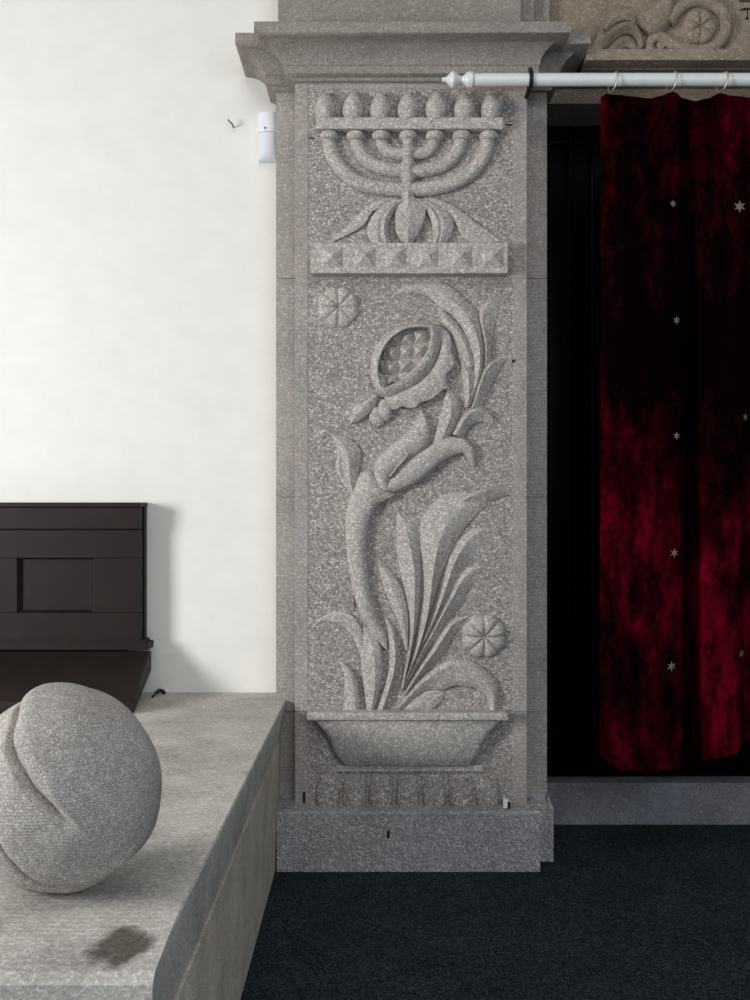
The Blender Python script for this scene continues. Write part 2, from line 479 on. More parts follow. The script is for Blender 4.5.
# leaf foot of the candelabrum
foot = [
    ('L', [(403, 198), (385, 197), (372, 202), (362, 210), (345, 226), (329, 238.5)], [(404, 205), (386, 205), (372, 211), (364, 223), (348, 233), (329, 241)], None, [.014, .02, .02, .016, .006], [.02, .026, .024, .018, .006]),
    ('R', [(414, 205), (432, 205), (454, 219), (460, 230), (469, 240), (480, 243)], [(414, 198), (434, 197), (456, 206), (472, 218), (490, 230), (503, 239)], None, [.014, .018, .014, .012, .006], [.02, .022, .018, .014, .008]),
    ('L2', [(404, 197), (388, 201), (376, 210), (369, 221), (367, 231), (372, 243)], [(407, 203), (397, 207), (388, 220), (386, 231), (388, 243)], [(405, 199), (391, 204), (381, 214), (377, 226), (379, 243)], .02, .032),
    ('L3', [(405, 198), (392, 204), (382, 215), (379, 230), (381, 243)], [(408, 203), (397, 207.5), (389, 221), (388, 231), (390, 243)], [(406, 200), (395, 205), (386, 217), (384, 231), (386, 243)], .022, .036),
    ('R2', [(411, 200), (424, 206), (433, 217), (434.5, 229), (434, 243)], [(412, 196), (432, 200), (446, 209), (453, 219), (453, 230), (446, 243)], [(412, 198), (428, 203), (440, 213), (444, 227), (440, 243)], .02, .032),
    ('R3', [(411, 200), (423, 206), (431, 218), (433, 231), (433, 243)], [(412, 198), (430, 203), (440, 214), (443, 226), (443, 234), (438, 243)], None, .02, .034),
    ('C', [(406.5, 192), (400, 202), (395.5, 213), (395.5, 228), (400, 238), (406, 244)], [(410, 192), (418, 200), (425.5, 208), (424, 219), (418, 233), (411, 244)], [(408, 192), (408, 203), (408, 214), (408, 228), (408, 238), (408, 244)], .026, .040),
]
for _, L, R, Md, he, hr in foot:
    leaf('foot_leaf', men, L, R, Md, he, hr, p=.8, Z=ZM)
ZB = 2.955
bm = bmesh.new(); a, b_ = P(311, 273.3, ZB), P(508, 242.5, ZB); box(bm, a.x, b_.x, -.045, .012, a.z, b_.z)
bs = bm_obj('base_block', bm, M['relief'], men, bevel=.003)
for cx in (332, 365, 396, 428, 461, 493):
    bm = bmesh.new(); w = 11.5
    pts = [P(cx - w, 268.5, ZB), P(cx + w, 268.5, ZB), P(cx + w, 246.5, ZB), P(cx - w, 246.5, ZB)]
    for q in pts: q.y = -.0435
    top = P(cx, 257, ZB); top.y = -.0435 - .021
    v = [bm.verts.new(q) for q in pts]; t = bm.verts.new(top)
    for i in range(4): bm.faces.new((v[i], v[(i + 1) % 4], t))
    bm.faces.new(v)
    bm_obj('pyramid_stud', bm, M['relief'], bs, 20)

# --- rosettes ----------------------------------------------------------
rosette('rosette', pil, 338, 306, 22.5, .024, rot=PI / 8)
rosette('rosette', pil, 484.5, 637, 23.5, .030, rot=PI / 8)

# --- plant --------------------------------------------------------------
pl = bpy.data.objects.new('plant', None); COL.objects.link(pl); pl.parent = pil; pl.location = Vector((.1, 0, .5)) - pil.location
def lf(L, R, Md=None, he=.012, hr=.03, **kw): return leaf('leaf', pl, L, R, Md, he, hr, **kw)
# low sprigs left of the stalk
def sprig(tip, a, b, root, low):
    leaf('sprig', pl, [tip, a, b, root], [tip, low[0], low[1], (root[0], root[1] + 24)], [tip, (a[0] + .6, a[1] + 2), (b[0], b[1] + 3), (root[0], root[1] + 5)], [.002, .008, .009, .008], [.003, .016, .016, .013], p=.8, mat='panel')
sprig((313, 542), (320, 534), (331, 531.5), (350, 534), [(325, 544), (334, 552)])
sprig((314, 567), (320, 559.5), (330, 558), (352, 560), [(326, 570), (334, 580)])
sprig((318, 604), (322, 593), (333, 585.5), (354, 588), [(326, 600), (336, 606)])
# arching band K
lf([(312, 628), (318, 620), (330, 614), (345, 613), (357, 622), (366, 645), (370, 675), (372, 712)],
   [(313, 630), (322, 623), (336, 624), (348, 632), (357, 648), (363, 668), (366, 690), (366, 712)],
   None, [.003, .010, .014, .014, .012, .01], [.006, .016, .02, .018, .016, .014], p=.6)
# base leaves
lf([(338, 661), (344, 676), (344, 694), (343, 713)], [(338, 661), (350, 669), (358, 686), (359.5, 713)], [(338, 661), (348, 672), (354, 688), (355, 713)], [.004, .02, .022, .022], [.006, .03, .032, .03], p=.7)
# main stalk (round)
leaf('stalk', pl, [(357, 478), (350, 494), (346, 512), (345, 530), (346, 552), (350, 578), (355, 600), (364, 624), (378, 643), (386, 650)],
     [(392, 487), (386, 497), (376, 510), (369, 527), (367, 552), (369, 582), (372.5, 600), (380, 624), (387, 637), (388, 650)],
     None, [.012, .014, .012, .010, .006], [.040, .042, .038, .034, .018], rnd=True, k=7, n=40)
lf([(364, 626), (362, 640), (361, 664), (364, 690), (367, 713)], [(364, 626), (374, 635), (381.5, 653), (381, 682), (373, 713)], [(364, 626), (369, 640), (374, 658), (375, 684), (371, 713)], [.006, .02, .022, .02], [.008, .034, .036, .03], p=.7)
lf([(385, 615), (388, 634), (389.5, 656), (387, 680), (376, 713)], [(385, 615), (393.5, 628), (398, 647), (396.5, 672), (384, 713)], [(385, 615), (392, 632), (395, 650), (393, 675), (381, 713)], [.004, .016, .018, .016], [.006, .03, .032, .026], p=.8)
# U: big leaf bottom right, V lower half
lf([(398, 708), (416, 685), (432, 671), (451, 660), (468, 661), (480, 667), (493, 678), (499, 695), (497, 711)],
   [(400, 712), (418, 696), (430, 690), (442, 690), (455, 686), (469, 687), (480, 691), (488, 700), (490, 711)],
   [(398, 709), (418, 687), (434, 674), (452, 665), (466, 668), (477, 674), (488, 684), (494, 698), (494, 711)], [.014, .018, .016, .014, .014], [.026, .034, .034, .03, .024], p=.7, n=34)
lf([(400, 711), (416, 695), (429, 691), (441, 691.5), (446, 696)], [(404, 713), (415, 713), (428, 712), (440, 704), (446, 696)], None, [.008, .012, .012, .004], [.014, .022, .02, .006], p=.7)
# T
lf([(469, 617), (453, 619), (441, 631), (429, 651), (418, 669), (404, 692)], [(469, 618.5), (461, 629), (452, 641), (446, 653), (432, 666), (418, 681), (407, 698)],
   [(469, 617.5), (455, 623), (446, 634), (434, 652), (421, 670), (405, 694)], [.002, .006, .008, .010], [.006, .030, .034, .032, .026], p=.9)
# S
lf([(486, 566.5), (470, 566), (458, 576), (449, 590), (440, 610), (428, 634), (412, 664), (402, 690)],
   [(487, 568), (478, 580), (470, 592), (464, 604), (452, 618), (438, 638), (420, 664), (404, 692)],
   [(486.5, 567), (474, 570), (463, 580), (454, 595), (443, 614), (430, 638), (414, 666), (402.5, 691)], [.002, .006, .008, .01], [.006, .030, .036, .034, .026], p=.9)
# R
lf([(491, 528), (478, 527), (464, 535), (453, 549), (445, 568), (438, 592), (428, 622), (414, 656), (402, 688)],
   [(492, 531), (482, 548), (471, 562), (461, 577), (450, 594), (440, 614), (428, 640), (414, 666), (403, 690)],
   [(491.5, 529), (476, 534), (463, 548), (453, 566), (446, 588), (436, 614), (424, 640), (411, 664), (402.5, 689)], [.002, .006, .008, .010], [.006, .032, .038, .036, .028], p=.9)
# O
lf([(378, 563), (381, 578), (389, 602), (399, 625), (405, 650)], [(378, 563), (390, 571), (402, 590), (408, 615), (408, 650)], [(378, 563), (387, 576), (397, 598), (404, 622), (407, 650)], [.004, .016, .02, .018], [.006, .03, .032, .022], p=.7)
# P
lf([(397, 511), (396.5, 530), (397, 552), (401, 575), (406, 600), (409, 640), (401, 690)], [(398, 511), (409, 516), (416, 528), (420, 550), (421, 576), (418, 620), (404, 690)],
   [(397.5, 511), (405, 524), (410, 545), (414, 568), (414.5, 600), (412, 640), (402.5, 690)], [.004, .010, .010, .010], [.008, .034, .038, .036, .026], p=.9)
# Q
lf([(466, 491), (446, 494), (432, 504), (422, 520), (420.5, 540), (422, 565), (423, 590), (419, 620), (412, 656), (401, 690)],
   [(510, 494), (497, 499), (481, 511), (467, 526), (455, 545), (447, 562), (440, 582), (433, 605), (422, 642), (403, 690)],
   [(468, 494), (462, 503), (451, 516), (443, 530), (438, 546), (434, 564), (430, 596), (426, 620), (417, 652), (402, 690)], [.004, .010, .010, .010, .010], [.022, .036, .044, .044, .040, .028], p=.9, n=36)
lf([(464, 499), (474, 492), (488, 488), (500, 490), (510, 495)], [(466, 506), (478, 506), (490, 501), (500, 497.5), (510, 495)], [(465, 500), (476, 494), (488, 490), (500, 491.5), (510, 495)], [.012, .012, .008], [.03, .034, .010], p=.9)
# torch leaf left of the stalk
lf([(329, 432), (337, 448), (341, 462), (344, 477), (350, 492)], [(331, 432), (347, 437), (360, 450), (358.5, 470), (356, 492)], [(330, 432), (344, 446), (349, 462), (350, 478), (353, 492)], [.006, .012, .012, .014], [.012, .034, .036, .028], p=.9)
lf([(314, 436), (320, 430), (326, 429), (334, 433)], [(315, 437.5), (322, 436.5), (328, 435), (334, 437)], None, [.003, .010, .012], [.006, .018, .016])
lf([(332, 436), (337, 452), (335, 468), (341, 481), (350, 493)], [(337, 446), (342, 458), (343, 470), (348, 483), (354, 493)], None, [.006, .012, .012], [.010, .018, .016], p=.7)
# collar where the upper trunk leaves the stalk
leaf('collar', pl, [(361, 472), (357, 481), (360, 491), (368, 499), (380, 503)], [(374, 471), (378, 479), (385, 487), (392, 492), (396, 494)], None, [.014, .02, .02, .014], [.036, .05, .05, .036], rnd=True, k=6)
# upper trunk: lower body then covering leaf
leaf('stalk', pl, [(388, 482), (396, 468), (412, 456), (430, 445), (446, 437), (460, 437), (470, 443)],
     [(386, 494), (396, 493), (410, 487), (425, 478), (441, 464), (455, 456), (466, 453)],
     None, [.014, .018, .016, .012], [.040, .046, .042, .032], rnd=True, k=7, n=34)
leaf('curled_end', pl, [(450, 438), (461, 437), (471, 443), (477, 456), (476, 468)], [(452, 452), (460, 452), (466, 456), (470, 462), (474, 469)], None, [.012, .014, .012, .004], [.032, .036, .028, .006], rnd=True)
lf([(377, 487), (373, 472), (377, 458), (388, 447), (402, 436), (413, 425), (421, 410)], [(392, 492), (391, 477), (403, 464), (418, 455), (429, 444), (430, 426), (422, 410)],
   [(384, 490), (381, 474), (390, 459), (404, 447), (418, 437), (425, 424), (421.5, 410)], [.02, .024, .022, .018, .008], [.044, .052, .050, .040, .014], rnd=True, k=6, n=32)
leaf('eye_fold', pl, [(389, 476), (396, 466), (404, 457), (409, 450)], [(391, 478), (399, 468), (406, 460), (410, 451)], None, .030, [.050, .056, .054, .044], rnd=True)
# leaf B
lf([(446, 387), (443, 405), (438, 424), (432, 444)], [(447, 387), (457, 396), (459.5, 411), (455, 426), (447, 440)], [(446.5, 387), (451, 402), (450, 418), (441, 441)], [.008, .014, .016, .014], [.012, .034, .034, .028], p=.7)
# frond F
lf([(391, 296), (399, 287.5), (416, 281.5), (440, 281.5), (456, 290), (467, 301), (477, 314), (482, 334), (484, 352), (482, 372), (476, 392), (470, 407)],
   [(392, 297), (401, 293.5), (416, 293), (430, 297), (441, 307), (454, 315), (463, 328), (469, 345), (474, 362), (474, 378), (470, 394), (464, 407)],
   [(391, 296.5), (400, 291), (416, 289), (435, 290), (449, 299), (462, 310), (472, 324), (478, 342), (480, 358), (478, 376), (473, 393), (467, 407)],
   [.004, .012, .014, .014, .012], [.006, .026, .034, .034, .03, .024], p=.8, n=40)
lf([(438, 309), (443, 324), (452, 335), (458, 352), (464, 368)], [(440, 305), (452, 318), (464, 332), (471, 348), (475, 366)], [(439, 307), (449, 322), (460, 335), (467, 350), (471, 367)], [.008, .014, .012], [.012, .03, .026], p=.8)
# leaf H
lf([(456, 353), (461, 368), (464, 386), (465, 405)], [(457, 353), (468, 358), (475.5, 372), (475, 390), (470, 406)], [(456.5, 353), (464, 366), (469, 382), (468, 405)], [.006, .012, .014], [.012, .034, .03], p=.8)
# E, D, C on the right
lf([(499, 297), (489, 298), (481.5, 306), (479, 318), (481.5, 332), (484, 348), (484, 366)], [(501, 298), (500, 308), (496.5, 318), (494, 332), (493, 346), (490, 366)],
   [(500, 297.5), (491, 301), (485, 309), (482.5, 320), (485, 334), (487, 348), (486, 366)], [.004, .008, .008, .008], [.008, .028, .03, .022], p=.9)
lf([(505, 360), (494, 359), (485, 366), (479, 380), (474.5, 395), (471, 408)], [(505, 362), (501, 369), (495, 379), (489, 390), (485, 402), (478, 410)],
   [(505, 361), (495, 362), (487, 370), (481, 383), (477, 396), (473, 408)], [.004, .010, .010, .010], [.010, .034, .036, .028], p=.9)
lf([(452, 434), (462, 416), (470, 409), (479, 406), (490, 411), (495, 420)], [(464, 438), (468, 430), (474, 424), (481, 421), (488, 422.5), (493, 424)],
   [(456, 435), (465, 419), (473, 412), (481, 410), (489, 414), (494, 422)], [.010, .012, .012, .008], [.030, .036, .034, .014], p=.8)

# pomegranate
pom = bpy.data.objects.new('pomegranate', None); COL.objects.link(pom); pom.parent = pl
pom.location = Vector((.1, 0, 1.5)) - pl.location - pil.location
def closed(pts, n):
    s = spline(list(pts) + [pts[0]], n + 1); return s[:n]
# scalloped husk behind the fruit
husk_out = [(386, 403), (390, 409), (397, 409), (402, 406), (409, 408), (416, 407), (421, 402), (429, 400), (437, 395), (442, 390), (447, 388), (446, 380), (446, 374), (452, 368), (454, 360), (451, 352), (451, 342), (448, 332), (439, 326)]
husk_in = [(384, 396), (400, 392), (418, 384), (432, 370), (440, 352), (440, 338), (436, 327)]
leaf('husk', pom, husk_in, husk_out, None, [.024, .034, .034, .034, .02], [.030, .040, .042, .040, .024], p=.7, n=60)
outer = [(376, 391), (370.5, 376), (371, 360), (376, 346), (385, 335), (398, 326.5), (412, 323), (428, 323), (436, 326), (440.5, 337), (440, 350), (434, 366), (424, 379), (410, 390), (396, 396), (384, 397)]
inner = [(381, 386), (378.5, 374), (379.5, 361), (384, 350), (391, 340), (402, 332), (413, 329), (424, 328.5), (430, 330), (430.5, 338), (428, 349), (421, 361), (411, 372), (400, 381), (390, 386), (384, 388)]
bm = bmesh.new(); n = 96; O, I = closed(outer, n), closed(inner, n); rows = []
for i in range(n):
    o, q = O[i], I[i]; row = [R3(o, 0, .006, ZR), R3(o, .026, .006, ZR)]
    for s, h in ((.2, .037), (.45, .046), (.7, .052), (.88, .053), (1.0, .048)): row.append(R3(o + (q - o) * s, h, .006, ZR))
    row.append(R3(q, .012, .006, ZR)); rows.append([bm.verts.new(v) for v in row])
for i in range(n):
    a, b_ = rows[i], rows[(i + 1) % n]
    for j in range(len(a)):
        j2 = (j + 1) % len(a); bm.faces.new((a[j], a[j2], b_[j2], b_[j]))
bm_obj('rind', bm, M['relief'], pom, 40)
pad('seed_bed', pom, [tuple(p) for p in closed([(o[0] * .4 + q[0] * .6, o[1] * .4 + q[1] * .6) for o, q in zip(outer, inner)], 48)], .014)
def inside(p, poly):
    r = False; j = len(poly) - 1
    for i in range(len(poly)):
        if (poly[i][1] > p[1]) != (poly[j][1] > p[1]) and p[0] < (poly[j][0] - poly[i][0]) * (p[1] - poly[i][1]) / (poly[j][1] - poly[i][1]) + poly[i][0]: r = not r
        j = i
    return r
for gy in range(-4, 5):
    for gx in range(-3, 4):
        cx = 406 + gx * 13.6 - gy * .8; cy = 352 + gy * 14.2 - gx * 1.2
        w, hgt = 6.9, 7.2
        cs = [(cx - w, cy + hgt), (cx + w, cy + hgt), (cx + w, cy - hgt), (cx - w, cy - hgt)]
        cn = sum(inside(q, I) for q in cs)
        if cn < 1 or not (inside((cx, cy), I) or cn >= 2): continue
        # clip the stud's corners to the opening so it stays inside the rind
        c0 = Vector((402, 357))
        cl = []
        for q in cs:
            q = Vector(q); 
            while not inside(q, I): q = q + (Vector((cx, cy)) * .5 + c0 * .5 - q) * .06
            cl.append(q)
        t = Vector((cx, cy))
        if not inside(t, I): t = sum(cl, Vector((0, 0))) / 4
        bm = bmesh.new(); v = [bm.verts.new(R3(q, .013, .006, ZR)) for q in cl]; tv = bm.verts.new(R3(t, .040, .006, ZR))
        for i in range(4): bm.faces.new((v[i], v[(i + 1) % 4], tv))
        bm.faces.new(v[::-1]); bm_obj('seed', bm, M['relief'], pom, 20)
leaf('sepal', pom, [(374, 395), (362, 402), (353, 408), (350, 423)], [(378, 400), (371, 411), (362, 419), (351, 424)], [(377, 396), (366, 405), (358, 413), (350.5, 423.5)], [.016, .02, .02, .012], [.026, .034, .034, .016], p=.7)
leaf('sepal', pom, [(372, 408), (369, 417), (372, 424), (377, 427)], [(378, 406), (382, 415), (384, 423), (379, 427)], None, [.01, .016, .016, .010], [.018, .026, .026, .014], rnd=True)
leaf('sepal', pom, [(381, 399), (378, 407), (380, 416), (385, 421)], [(388, 400), (392, 408), (391, 417), (387, 421.5)], None, [.014, .02, .018, .012], [.026, .034, .032, .018], rnd=True)

# --- trough (planter) ----------------------------------------------------
tr = bpy.data.objects.new('planter_trough', None); COL.objects.link(tr); tr.parent = pil; tr.location = Vector((.1, 0, .3)) - pil.location
ZT = 2.94
bm = bmesh.new(); a, b_ = P(306.5, 721, ZT), P(508.5, 713, ZT)
box(bm, a.x, b_.x, -.058, .012, a.z, b_.z); bm_obj('rim', bm, M['relief'], tr, bevel=.006)
bm = bmesh.new(); rows = []
tp = [(720, 312, 504, .050), (726, 318, 497, .051), (734, 325, 490, .051), (744, 330, 484, .049), (754, 334, 480, .045), (761, 338, 477, .038), (767, 343, 473, .026)]
for py, xl, xr, hh in tp:
    row = []
    for s, k in ((0, -.006 / hh), (0, .55), (.015, .85), (.05, 1), (.5, 1), (.95, 1), (.985, .85), (1, .55), (1, -.006 / hh)):
        row.append(bm.verts.new(R3((xl + (xr - xl) * s, py), hh * k, .006, 2.965)))
    rows.append(row)
for a, b_ in zip(rows, rows[1:]):
    for j in range(len(a) - 1): bm.faces.new((a[j], a[j + 1], b_[j + 1], b_[j]))
bm.faces.new(rows[0]); bm.faces.new(rows[-1][::-1])
bm_obj('bowl', bm, M['relief'], tr, 40)
bm = bmesh.new(); a, b_ = P(336, 773, ZR), P(484, 766.5, ZR); box(bm, a.x, b_.x, -.008, .012, a.z, b_.z); bm_obj('foot_fillet', bm, M['relief'], tr, bevel=.003)
x = 314.0
for k in range(7):
    w = 26.8
    leaf('gadroon_lobe', tr, [(x + 3, 776), (x + 1, 790), (x + 1, 803), (x + 6, 813)], [(x + w - 3, 776), (x + w - 1, 790), (x + w - 1, 803), (x + w - 6, 813)], None, [.002, .003, .004, .004], [.012, .020, .028, .032], rnd=True, k=6, mat='panel')
    x += w
# iron pins / dowel holes
for (px, py, w, h_, Z) in ((304, 797.5, 1.3, 5.5, 2.999), (388.5, 834.5, 1.4, 4, 2.949), (311.5, 138, 3, .5, 2.999), (509, 124.5, 3, .5, 2.999), (513.5, 361, 1.6, 1.6, 2.999)):
    bm = bmesh.new(); a, b_ = P(px - w, py + h_, Z), P(px + w, py - h_, Z); box(bm, a.x, b_.x, a.y - .001, a.y + .012, a.z, b_.z)
    bm_obj('iron_pin', bm, M['iron'], pil, bevel=.001)

# ------------------------------------------------------------------ frieze over the door
fr = thing('stone_frieze', 'brown stone frieze with carved scroll and leaf over the dark doorway', 'frieze', (1.3, .15, 2.3))
FY = .04
zb = P(0, 60, 3.04).z; zl = P(0, 48.5, 3.04).z
bm = bmesh.new(); box(bm, .6405, 2.2, .13, .35, zb + .02, 3.6); bm_obj('frieze_wall', bm, M['frieze'], fr)
bm = bmesh.new(); q1, q2 = P(582, 60, 3.04), P(602, 20, 3.10)
# block with raked left end, ledge below
prism(bm, [(.6405, zb), (2.2, zb), (2.2, zl), (.6405, zl)], 'y', .04, .25)
bm_obj('ledge', bm, M['frieze'], fr, bevel=.003)
bm = bmesh.new(); prism(bm, [(P(590, 0, 3.06).x, zl), (2.2, zl), (2.2, 3.2), (P(601, 0, 3.06).x, zl + .08), (P(597, 0, 3.06).x, zl + .05)], 'y', .066, .25)
bm_obj('frieze_block', bm, M['frieze'], fr, bevel=.003)
bm = bmesh.new(); box(bm, .6405, 2.2, .10, .4, zb - .002, zb + .03); bm_obj('soffit', bm, M['frieze'], fr, bevel=.003)
zt = P(0, 85, 3.25).z; zm = P(0, 97, 3.25).z; zz = P(0, 103, 3.23).z
bm = bmesh.new(); box(bm, .6405, 2.2, .25, .44, zm, zb); box(bm, .6405, 2.2, .235, .44, zz, zm); bm_obj('lintel', bm, M['frieze'], fr, bevel=.003)
bm = bmesh.new(); box(bm, .5425, .640, .13, .35, CT + .002, 3.6); box(bm, .5295, .640, .192, .4, zb - .002, CT)
box(bm, .5295, .640, .25, .44, zm, zb); box(bm, .5295, .640, .235, .44, zz, zm)
bm_obj('return_block', bm, M['frieze'], pil, 20)
fb, ZF = .068, 3.05
def fl(nm, L, R, Md=None, he=.010, hr=.024, **kw): return leaf(nm, fr, L, R, Md, he, hr, base=fb, Z=ZF, mat='frieze', **kw)
fl('carved_leaf', [(604, 26), (611, 16), (621, 11), (632, 14)], [(606, 30), (616, 22), (626, 19), (635, 22)], None, [.006, .014, .012], [.012, .022, .02])
fl('carved_leaf', [(602, 48), (607, 34), (618, 24), (632, 21), (641, 30), (645, 46)], [(607, 48), (614, 40), (622, 34), (630, 33), (636, 38), (640, 48)], None, [.010, .014, .012], [.024, .032, .026])
fl('carved_leaf', [(609, 48), (614, 41), (621, 36), (630, 35), (635, 41)], [(620, 48), (624, 46), (628, 46), (632, 47), (635, 48)], None, [.006, .01, .006], [.012, .02, .012])
fl('carved_leaf', [(640, 26), (638, 16), (648, 8), (658, 2), (666, -8)], [(650, 36), (662, 33), (670, 24), (674, 12), (674, -8)], None, [.010, .014, .012], [.03, .036, .03], rnd=True)
cord('scroll', fr, [(652, 49), (650, 43), (654, 37), (662, 36), (669, 40), (676, 44), (690, 48), (706, 48.5), (720, 42), (727, 30), (726, 15), (716, 4), (702, -1), (688, 2), (677, 10), (669, 22)],
     [4, 5.5, 6, 6, 5.5, 5.5, 6, 6.5, 6.5, 6.5, 6.5, 6.5, 6, 6, 7, 8], c=.006, base=fb, Z=ZF, n=70, mat='frieze')
cord('scroll', fr, [(663, 48), (660, 44), (663, 42), (666, 45)], 3.2, c=.004, base=fb, Z=ZF, mat='frieze')
rosette('rosette', fr, 701, 25, 18.5, .022, base=fb, Z=ZF, petals=6, mat='frieze')
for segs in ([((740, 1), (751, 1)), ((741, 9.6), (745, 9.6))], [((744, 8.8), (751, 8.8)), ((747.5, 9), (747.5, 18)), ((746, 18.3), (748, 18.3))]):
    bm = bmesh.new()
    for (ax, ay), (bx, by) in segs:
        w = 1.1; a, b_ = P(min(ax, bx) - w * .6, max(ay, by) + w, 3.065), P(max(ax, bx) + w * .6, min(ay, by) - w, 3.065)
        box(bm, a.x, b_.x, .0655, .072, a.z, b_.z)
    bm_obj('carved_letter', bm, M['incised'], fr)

# ------------------------------------------------------------------ stone bench
bt = P(0, 690, 3.19).z   # 0.491
bench = thing('stone_bench', 'worn grey stone bench built against the white wall', 'bench', (-.9, -.7, 0))
TOP = .483
bm = bmesh.new()
ol = [(-2.2, .1895), (-.305, .1895), (-.305, .068), (-.2745, .068), (-.2915, -1.62), (-2.2, -1.62)]
lo = [(-2.2, .1895), (-.305, .1895), (-.305, .068), (-.289, .068), (-.292, -1.69), (-2.2, -1.69)]
def ring(pts, z): return [bm.verts.new((x, y, z)) for x, y in pts]
mids = []
r0 = ring(lo, TOP - .106)
r1 = ring([(x, y if y > -1 else -1.69) for x, y in ol], TOP - .022)
r2 = ring([(x, y if y > -1 else -1.675) for x, y in ol], TOP - .011)
r3 = ring([(x, y if y > -1 else -1.60) for x, y in ol], TOP - .003)
r4 = ring([(x - (.002 if x > -2 else 0), y if y > -1 else -1.50) for x, y in ol], TOP)
for a, b_ in zip((r0, r1, r2, r3), (r1, r2, r3, r4)):
    for i in range(6): bm.faces.new((a[i], a[(i + 1) % 6], b_[(i + 1) % 6], b_[i]))
bm.faces.new(r4); bm.faces.new(r0[::-1])
bm_obj('bench_top', bm, M['bench'], bench, 25)
bm = bmesh.new()
b0 = ring([(-2.2, .1895), (-.3055, .1895), (-.3055, .03), (-.2955, .03), (-.2955, -1.66), (-2.2, -1.66)], 0)
b1 = ring([(-2.2, .1895), (-.3055, .1895), (-.3055, .066), (-.286, .066), (-.287, -1.66), (-2.2, -1.66)], TOP - .113)
for i in range(6): bm.faces.new((b0[i], b0[(i + 1) % 6], b1[(i + 1) % 6], b1[i]))
bm.faces.new(b1); bm.faces.new(b0[::-1])
prism(bm, [(-2.1, .18), (-.32, .18), (-.32, -1.6), (-2.1, -1.6)], 'z', TOP - .114, TOP - .105)
bm_obj('bench_base', bm, M['bench_base'], bench, 25)
pb = add_stain(M['bench'], Vector((-.350, -1.61, TOP)), (.050, .058, .3))

# ------------------------------------------------------------------ carved boulder on the bench
cz, cy_, cx_ = -.450 + H, 1.595 - 3, (58 - 375) * 1.595 / 1000
Rb = .163
bm = bmesh.new()
# axes of the folds: towards the viewer side, up and right of the stone
vd = Vector((.506, -1.595, .45)).normalized(); rt = Vector((0, 0, 1)).cross(vd).normalized(); upv = vd.cross(rt)
ax1 = Vector((.56, .56, .62)).normalized(); ax2 = Vector((.28, .07, .957)).normalized()
def sst(a, b, x):
    t = max(0, min(1, (x - a) / (b - a))); return t * t * (3 - 2 * t)
def bould(d):
    u = Vector((d.dot(rt), d.dot(upv), d.dot(vd)))
    a1 = math.degrees(math.acos(max(-1, min(1, u.dot(ax1))))); a2 = math.degrees(math.acos(max(-1, min(1, u.dot(ax2)))))
    fade = sst(.22, -.22, u.x - .35 * u.y - .12)
    low = sst(.12, -.22, u.y - .25 * u.x)
    wob = 2.5 * mnoise.noise(d * 3.1)
    a1 += wob; a2 += wob
    c1 = sst(58.5, 56, a1) * fade + (1 - fade) * sst(100, 35, a1)
    c2 = 1 - low * sst(56, 58.5, a2) * sst(.95, .6, u.x)
    c3 = 1 - sst(0, -.3, u.y) * sst(73, 75.5, a2)
    rim = .020 * math.exp(-((a1 - 51) / 6) ** 2) * fade - .095 * math.exp(-((a1 - 60) / 2.6) ** 2) * fade
    rim += (.018 * math.exp(-((a2 - 52) / 5) ** 2) - .10 * math.exp(-((a2 - 59.8) / 2.4) ** 2)) * low * sst(.95, .6, u.x)
    rim += (.010 * math.exp(-((a2 - 70) / 3) ** 2) - .04 * math.exp(-((a2 - 76.5) / 2.2) ** 2)) * sst(0, -.3, u.y)
    r = Rb * (.82 + .07 * c1 + .06 * c2 + .05 * c3 + rim)
    r *= 1 + .012 * mnoise.noise(d * 2.2)
    return r
nu, nv = 480, 260; rows = []
for i in range(nv + 1):
    th = PI * i / nv; row = []
    for k in range(nu):
        ph = 2 * PI * k / nu
        d = Vector((math.sin(th) * math.cos(ph), math.sin(th) * math.sin(ph), math.cos(th)))
        p = d * bould(d)
        p.x *= 1.0; p.z *= 1.085
        row.append(bm.verts.new(p + Vector((cx_, cy_, cz))))
    rows.append(row)
for i in range(nv):
    for k in range(nu):
        k2 = (k + 1) % nu
        bm.faces.new((rows[i][k], rows[i][k2], rows[i + 1][k2], rows[i + 1][k]))
bmesh.ops.remove_doubles(bm, verts=bm.verts, dist=.00001)
mz = min(v.co.z for v in bm.verts)
for v in bm.verts:
    v.co.z += TOP - .004 - mz
    if v.co.z < TOP: v.co.z = TOP + .0005
if False:
    pr = [((v.co.x / (v.co.y + 3)) * 1000 + 375, 500 - (v.co.z - H) / (v.co.y + 3) * 1000) for v in bm.verts]
    print('BOULDER', min(p[0] for p in pr), max(p[0] for p in pr), min(p[1] for p in pr), max(p[1] for p in pr))
tag(bm_obj('carved_stone', bm, M['boulder'], None, 60), 'rounded grey stone carved with overlapping folds resting on the bench', 'stone')

# ------------------------------------------------------------------ dark wooden seat back against the wall
seat = thing('wooden_seat', 'dark brown wooden panelled seat back with sloping board standing on the stone bench', 'seat', (-1.2, .1, TOP))
xr = -.727; xl = -1.75
def pz_(y, Z): return P(0, y, Z).z
bm = bmesh.new(); box(bm, xl, xr, .155, .189, pz_(641, 3.1), pz_(504, 3.1)); bm_obj('rear_frame', bm, M['wood'], seat, bevel=.002)
bm = bmesh.new(); box(bm, xl, xr - .012, .12, .157, pz_(641, 3.1), pz_(508, 3.1)); bm_obj('core_board', bm, M['wood'], seat)
